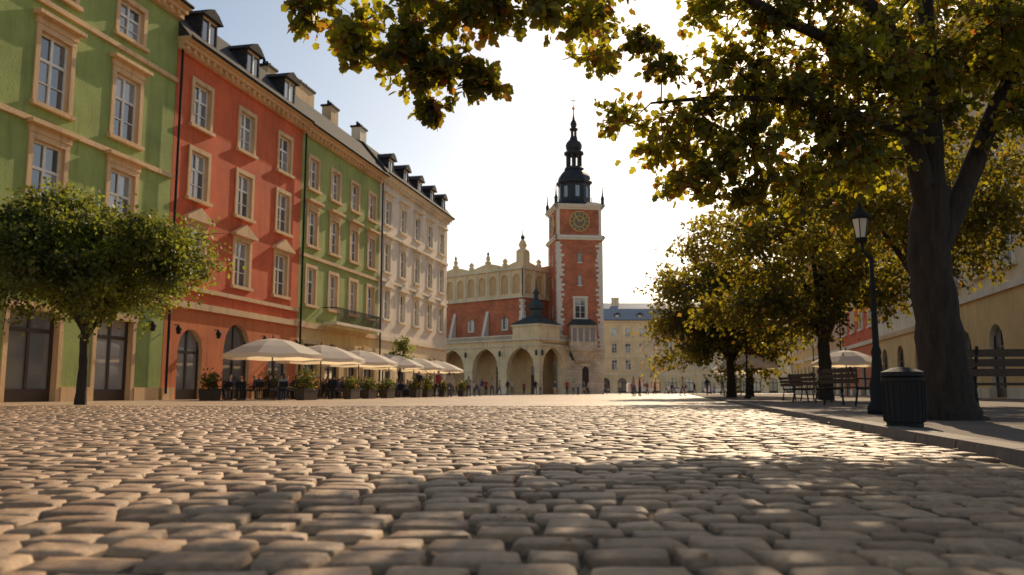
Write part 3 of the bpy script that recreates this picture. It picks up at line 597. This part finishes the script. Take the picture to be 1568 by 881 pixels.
stree('linden_tree',12.4,25,3.6,(12.4,25,6.3),(4.0,3.4,2.6),48,1.1,.19,'leaf_mid',.2,30)
stree('linden_tree',11.8,17.5,5,(11.5,17.2,8.9),(3.6,3,2.3),30,1.1,.16,'leaf_mid',.22,26)
stree('round_crowned_tree',-13.3,26,2.3,(-13.6,26,4.6),(3.8,2.9,1.8),100,.9,.16,'leaf_left',.14,34,16,0)
stree('potted_tree',-8.2,61,1.2,(-8.2,61,3.3),(1.0,1.0,1.2),10,.55,.16,'leaf_left',.06,18,12,.5)
n=200; yy=1.5+rng.uniform(0,1,n)**1.5*14; xx=rng.uniform(-.2,1,n)*(.62*yy+.6)
Vf,Ff=leafgeo(np.stack([xx,yy,np.full(n,.012)],-1),np.stack([rng.normal(size=n),rng.normal(size=n),rng.normal(size=n)*.08],-1),rng.uniform(.025,.045,n),True,True)
M['fallen']=simple('dry_leaf',(.28,.14,.04),.7,0,.3,9); link(bpy.data.objects.new('fallen_leaves',npmesh('fallen_leaves',Vf,Ff,'fallen',False)))
# ------------------------------------------------------------------ street furniture
def lamp(x,y,H=3.4):
    P=Parts('street_lamp',(x,y,PZ)); b=P('post','dark',True)
    b.rev(0,0,[(.17,0),(.17,.12),(.12,.2),(.13,.45),(.09,.6),(.065,.9),(.08,.95),(.05,1.05),(.04,H*.7),(.065,H*.7+.04),(.035,H*.7+.1),(.032,H-.3)],12)
    b.tube([(0,0,H-.35),(-.12,0,H-.2),(-.14,0,H-.05)],[.03,.025,.02],6)
    b.rev(-.14,0,[(.08,H-.07),(.1,H-.02),(.1,H)],8); P('lantern_glass','lampglass').rev(-.14,0,[(.08,H),(.13,H+.3)],6)
    b.rev(-.14,0,[(.17,H+.3),(.15,H+.35),(.06,H+.45),(.03,H+.52),(.01,H+.6)],8)
    for i in range(6):
        a=i*math.pi/3; b.tube([(-.14+.082*math.cos(a),.082*math.sin(a),H),(-.14+.135*math.cos(a),.135*math.sin(a),H+.3)],[.008,.008],4)
    P.finish()
lamp(5.65,13,2.75)
lamp(12.3,44,4.2)
P=Parts('litter_bin',(3.9,8.4,PZ)); b=P('body','dark'); b.rev(0,0,[(.17,0),(.17,.04),(.185,.05),(.195,.44),(.205,.45),(.205,.48),(.17,.49)],20)
for i in range(20):
    a=i*math.pi/10; b.tube([(.188*math.cos(a),.188*math.sin(a),.05),(.2*math.cos(a),.2*math.sin(a),.44)],[.009,.009],4)
P('hood','dark').rev(0,0,[(.17,.49),(.205,.5),(.2,.54),(.1,.58),(.02,.59)],20); P.finish()
M['slat']=simple('bench_wood',(.07,.04,.022),.7,0,.2,8)
def bench(x,y,rz):
    P=Parts('park_bench',(x,y,PZ),rz); s=P('seat','slat'); 
    for k in range(4): s.box(-.85,.85,-.25+k*.12,-.15+k*.12,.43,.465)
    s=P('backrest','slat')
    for k in range(3): s.box(-.85,.85,.26+k*.03,.295+k*.03,.55+k*.13,.65+k*.13)
    l=P('iron_legs','dark')
    for u in (-.7,.7):
        l.tube([(u,-.27,0),(u,-.22,.42)],[.03,.025],6); l.tube([(u,.28,0),(u,.2,.42),(u,.38,.95)],[.03,.025,.02],6); l.box(u-.025,u+.025,-.25,.24,.395,.428); l.tube([(u,-.25,.43),(u,-.27,.65),(u,.2,.66)],[.02,.02,.02],6)
    P.finish()
bench(7.0,11.5,R(170)); bench(8.4,21,R(100)); bench(9.6,27,R(100)); bench(11.2,33,R(100))
def parasol(x,y,r=2.3,h=3.05,rim=2.25):
    P=Parts('cafe_parasol',(x,y,0),random.uniform(0,.3)); n=8; c=P('canopy','canvas'); rings=[(.05,h),(.35,h-.12),(.68,h-.42),(1,rim)]
    vs=[];fs=[]
    for f,z in rings:
        for i in range(n*2):
            a=i*math.pi/n; rr=r*f*(1 if i%2==0 else .955); vs.append((rr*math.cos(a),rr*math.sin(a),z-(0 if i%2==0 else .05*f)))
    m=n*2
    for k in range(3):
        for i in range(m): fs.append((k*m+i,k*m+(i+1)%m,(k+1)*m+(i+1)%m,(k+1)*m+i))
    for i in range(m): a=vs[3*m+i]; vs.append((a[0]*1.005,a[1]*1.005,a[2]-.2))
    for i in range(m): fs.append((3*m+i,3*m+(i+1)%m,4*m+(i+1)%m,4*m+i))
    c.add(vs,fs); p=P('pole','slat'); p.rev(0,0,[(.035,0),(.035,h-.05)],8); p.rev(0,0,[(.06,h),(.02,h+.18)],8)
    for i in range(n): a=i*2*math.pi/n; p.tube([(0,0,h-.5),(r*.5*math.cos(a),r*.5*math.sin(a),h-.36)],[.015,.015],4)
    P('base','kerb').box(-.35,.35,-.35,.35,0,.1); P.finish()
# people
cloth=[(.02,.02,.03),(.35,.33,.3),(.05,.07,.16),(.3,.05,.04),(.12,.12,.13),(.45,.38,.28),(.08,.14,.08)]
CM=[simple('cloth_%d'%i,c,.9) for i,c in enumerate(cloth)]; SK=simple('skin',(.5,.28,.19),.6,0,.05); HR=simple('hair',(.05,.03,.02),.7)
def person_mesh(kind,ci,cj):
    sw={'stand':.04,'walk':.24,'sit':0}[kind]; sit=kind=='sit'; dz=-.44 if sit else 0
    pts=[(0,0,.93+dz),(0,.01,1.12+dz),(0,0,1.33+dz),(0,0,1.47+dz),(0,-.02,1.56+dz),(0,-.02,1.66+dz),(0,-.01,1.73+dz)]
    rad=[(.15,.11),(.13,.095),(.165,.11),(.055,.055),(.075,.09),(.08,.095),(.05,.06)]; ed=[(i,i+1) for i in range(6)]
    for s in (-1,1):
        o=len(pts)
        if sit: arm=[(s*.18,0,1.40+dz),(s*.23,-.06,1.13+dz),(s*.15,-.3,1.08+dz),(s*.13,-.38,1.08+dz)]; leg=[(s*.1,-.06,.5),(s*.12,-.42,.5),(s*.12,-.44,.1),(s*.12,-.6,.04)]
        else: arm=[(s*.18,0,1.41),(s*.235,s*sw*.2,1.13),(s*.24,s*sw*.8-.05,.88),(s*.24,s*sw*.9-.08,.78)]; leg=[(s*.09,0,.86),(s*.1,-s*sw*.7,.49),(s*.1,-s*sw*.9+.06,.09),(s*.11,-s*sw*.9-.1,.04)]
        pts+=arm+leg; rad+=[(.06,.06),(.045,.045),(.03,.03),(.028,.045),(.095,.095),(.06,.06),(.042,.045),(.04,.03)]
        ed+=[(2,o),(o,o+1),(o+1,o+2),(o+2,o+3),(0,o+4),(o+4,o+5),(o+5,o+6),(o+6,o+7)]
    me=bpy.data.meshes.new('p'); me.from_pydata(pts,ed,[]); ob=link(bpy.data.objects.new('p',me)); md=ob.modifiers.new('s','SKIN'); md.use_smooth_shade=True
    for i,r in enumerate(rad): me.skin_vertices[0].data[i].radius=r; me.skin_vertices[0].data[i].use_root=(i==0)
    ob.modifiers.new('u','SUBSURF').levels=1
    ev=ob.evaluated_get(bpy.context.evaluated_depsgraph_get()); nm=bpy.data.meshes.new_from_object(ev); bpy.data.objects.remove(ob)
    nm.materials.clear()
    for m in (CM[ci],CM[cj],SK,HR): nm.materials.append(m)
    for p in nm.polygons:
        x,y,z=p.center; z-=dz if z>.62 or not sit else 0
        k=0
        if sit: k=1 if (p.center.z<.6) else 0
        elif z<.95 and abs(x)<.2: k=1
        if z>1.47: k=3 if (z>1.67 or y>.03) else 2
        if not sit and z<.9 and abs(x)>.2: k=2
        if sit and y<-.3 and p.center.z>.58: k=2
        if p.center.z<.09: k=3
        p.material_index=k; p.use_smooth=True
    return nm
PM={k:[person_mesh(k,i,j) for i,j in ((0,4),(1,2),(3,0),(2,5),(5,4))] for k in ('stand','walk','sit')}
def person(kind,x,y,rz,name='pedestrian',z=0):
    o=link(bpy.data.objects.new(name,random.choice(PM[kind]))); o.location=(x,y,z); o.rotation_euler=(0,0,rz); s=random.uniform(.94,1.05); o.scale=(s,s,s)
for (x,y) in ((-2.6,84),(-2.0,84.4),(-4.9,90),(-5.5,78),(-3.6,70),(-2.9,69.6),(-4.9,56),(-4.2,56.5),(-1.4,95),(-.5,96),(1.5,106),(2.6,94),(3.2,94.3),(6.4,98),(7.2,98.4),(8,102),(9.5,111),(10.1,111.2),(12.5,113),(14.2,111),(17,106),(20,118),(22,120),(24.3,128),(19,130),(27,140),(31,150),(16,112),(26,120),(30,125),(-7.3,66),(-6.4,58),(5,98),(-3.2,90),(-7.7,92),(-7,96),(-4.4,98),(-3.6,98.5),(-6,105),(0,101.5),(33,140),(28,100),(24,96),(22,88),(15,74),(19,82),(14,92),(-4.6,64),(10.4,72),(11,72.5)):
    person(random.choice(('stand','walk','walk')),x,y,random.uniform(0,6.3))
# cafe furniture
t=MB(); t.rev(0,0,[(.38,.72),(.38,.75),(.37,.755)],16); t.rev(0,0,[(.22,0),(.2,.03),(.03,.06),(.03,.72)],10); tm=t.mesh('cafe_table',M['slat'])
c=MB(); c.box(-.21,.21,-.21,.21,.43,.46); c.box(-.21,.21,.19,.215,.62,.88)
for sx in (-.19,.19):
    c.tube([(sx,-.19,0),(sx,-.19,.43)],[.015,.015],5); c.tube([(sx,.2,0),(sx,.2,.9)],[.015,.015],5)
for k in range(3): c.box(-.12+k*.1,-.08+k*.1,.195,.21,.46,.62)
cm=c.mesh('cafe_chair',M['dark'])
M['terracotta']=simple('terracotta',(.3,.11,.05),.85); M['planter']=simple('planter_wood',(.07,.045,.03),.7)
M['flower']=leafmat('flowering_plants',(.03,.06,.01),(.07,.11,.02),(.30,.34,.04),(.5,.12,.03),.35,2)
def plant(x,y,s=1):
    P=Parts('planter_box',(x,y,0),TH+random.uniform(-.05,.05)); b=P('box','planter'); b.frus(-.55*s,.55*s,-.2,.2,0,.5,-.04,-.04); b.box(-.6*s,.6*s,-.25,.25,.5,.54); P.finish()
    n=700; hh=random.uniform(.16,.36); p=rng.normal(size=(n,3))*np.array([.32*s,.14,hh])+np.array([0,0,.62+hh]); p[:,2]=np.maximum(p[:,2],.5); A=rng.normal(size=(n,3))+np.array([0,0,.6]); leaves('plants',p,A,rng.uniform(.07,.16,n),False,'flower',P.e)
for k in range(6):
    x,y=-12+1.07*k,42+6*k; parasol(x,y,2.5)
    for (dx,dy) in ((-1.1,-1.3),(.9,-1.2),(-1,1.4),(1,1.5),(-2.2,.2),(-2.3,2.6)):
        tx,ty=x+dx,y+dy; o=link(bpy.data.objects.new('cafe_table',tm)); o.location=(tx,ty,0)
        for a in (0.3,1.9,3.5,5.0):
            if random.random()<.15: continue
            o=link(bpy.data.objects.new('cafe_chair',cm)); cx,cy=tx+.62*math.sin(a),ty-.62*math.cos(a)
            o.location=(cx,cy,0); o.rotation_euler=(0,0,a+math.pi)
            if random.random()<.6: person('sit',cx,cy,a+math.pi,'seated_cafe_guest')
    plant(x+random.uniform(2.2,2.6),y-random.uniform(1.8,2.4),random.uniform(.8,1.2))
    if k%2: plant(x+2.7,y+.6,1)
    if k<3: plant(x-2.0,y-2.9,1)
parasol(16.8,60,2.2); parasol(18.2,67,2.2); parasol(20,75,2.2); parasol(21.5,54,2.2)
b=MB(); b.rev(-8.2,61,[(.3,0),(.4,.55),(.43,.55),(.43,.6),(.36,.6)],14); single('plant_pot',b,'terracotta')
# cars
def car(x,y,rz,col='car',van=False):
    P=Parts('delivery_van' if van else 'parked_car',(x,y,0),rz); 
    if van: prof=[(-2.5,.4),(-2.5,1.9),(-2.3,2.2),(1.2,2.25),(1.9,1.35),(2.5,1.1),(2.6,.4)]; gl=[(1.15,2.1),(1.8,1.4),(.6,1.4),(.6,2.1)]
    else: prof=[(-2.1,.35),(-2.15,.9),(-1.7,1.0),(-1.2,1.42),(.4,1.45),(1.1,.98),(2.0,.85),(2.15,.4)]; gl=[(-1.15,1.35),(.35,1.38),(.9,1.0),(-1.5,1.02)]
    b=P('body',col); b.prism(prof,-.85,.85)
    g=P('side_windows','glass'); g.prism(gl,-.86,-.853); g.prism(gl,.853,.86)
    if van: P('windscreen','glass').add([(1.26,-.75,2.17),(1.9,-.75,1.37),(1.9,.75,1.37),(1.26,.75,2.17)],[(0,1,2,3)])
    w=P('wheels','rubber'); h=P('hubcaps','quoin')
    for u in (-1.3,1.4):
        for s in (-1,1):
            w.xf=Matrix.Translation((u,s*.8,.33))@Matrix.Rotation(math.pi/2,4,'X'); w.rev(0,0,[(.33,-.12),(.33,.12)],18); h.xf=Matrix.Translation((u,s*.93,.33))@Matrix.Rotation(math.pi/2,4,'X'); h.rev(0,0,[(.17,-.012),(.17,.012)],12)
    P.finish()
car(26,172,.1,van=True); car(33,170,0); car(19,196,.05); car(40,165,.2)
# ------------------------------------------------------------------ light, sky, camera
az,el=R(19),R(28)
sd=Vector((math.sin(az)*math.cos(el),math.cos(az)*math.cos(el),math.sin(el)))
w=bpy.data.worlds.new('World'); sc.world=w; w.use_nodes=True; nt=w.node_tree
sky=nt.nodes.new('ShaderNodeTexSky'); sky.sky_type='NISHITA'; sky.sun_disc=False; sky.sun_elevation=el; sky.sun_rotation=az; sky.air_density=1; sky.dust_density=.8; sky.ozone_density=1.0
nt.links.new(mixcol(nt,1.0,sky.outputs[0],(1.1,1.0,.88),'MULTIPLY'),nt.nodes['Background'].inputs[0]); nt.nodes['Background'].inputs[1].default_value=.13
l=bpy.data.lights.new('sun','SUN'); l.energy=5; l.angle=R(.5); l.color=(1,.78,.52); lo=link(bpy.data.objects.new('sun',l)); lo.rotation_euler=(-sd).to_track_quat('-Z','Y').to_euler(); lo.location=(20,80,60)
cam=bpy.data.cameras.new('camera'); cam.lens=29.4; cam.sensor_width=36; cam.clip_end=4000; cam.clip_start=.05
cam.dof.use_dof=True; cam.dof.focus_distance=9; cam.dof.aperture_fstop=2.6
co=link(bpy.data.objects.new('camera',cam)); co.location=(0,0,.4); co.rotation_euler=(R(90+7.1),0,0); sc.camera=co
sc.view_settings.view_transform='Standard'; sc.view_settings.look='None'; sc.view_settings.exposure=0
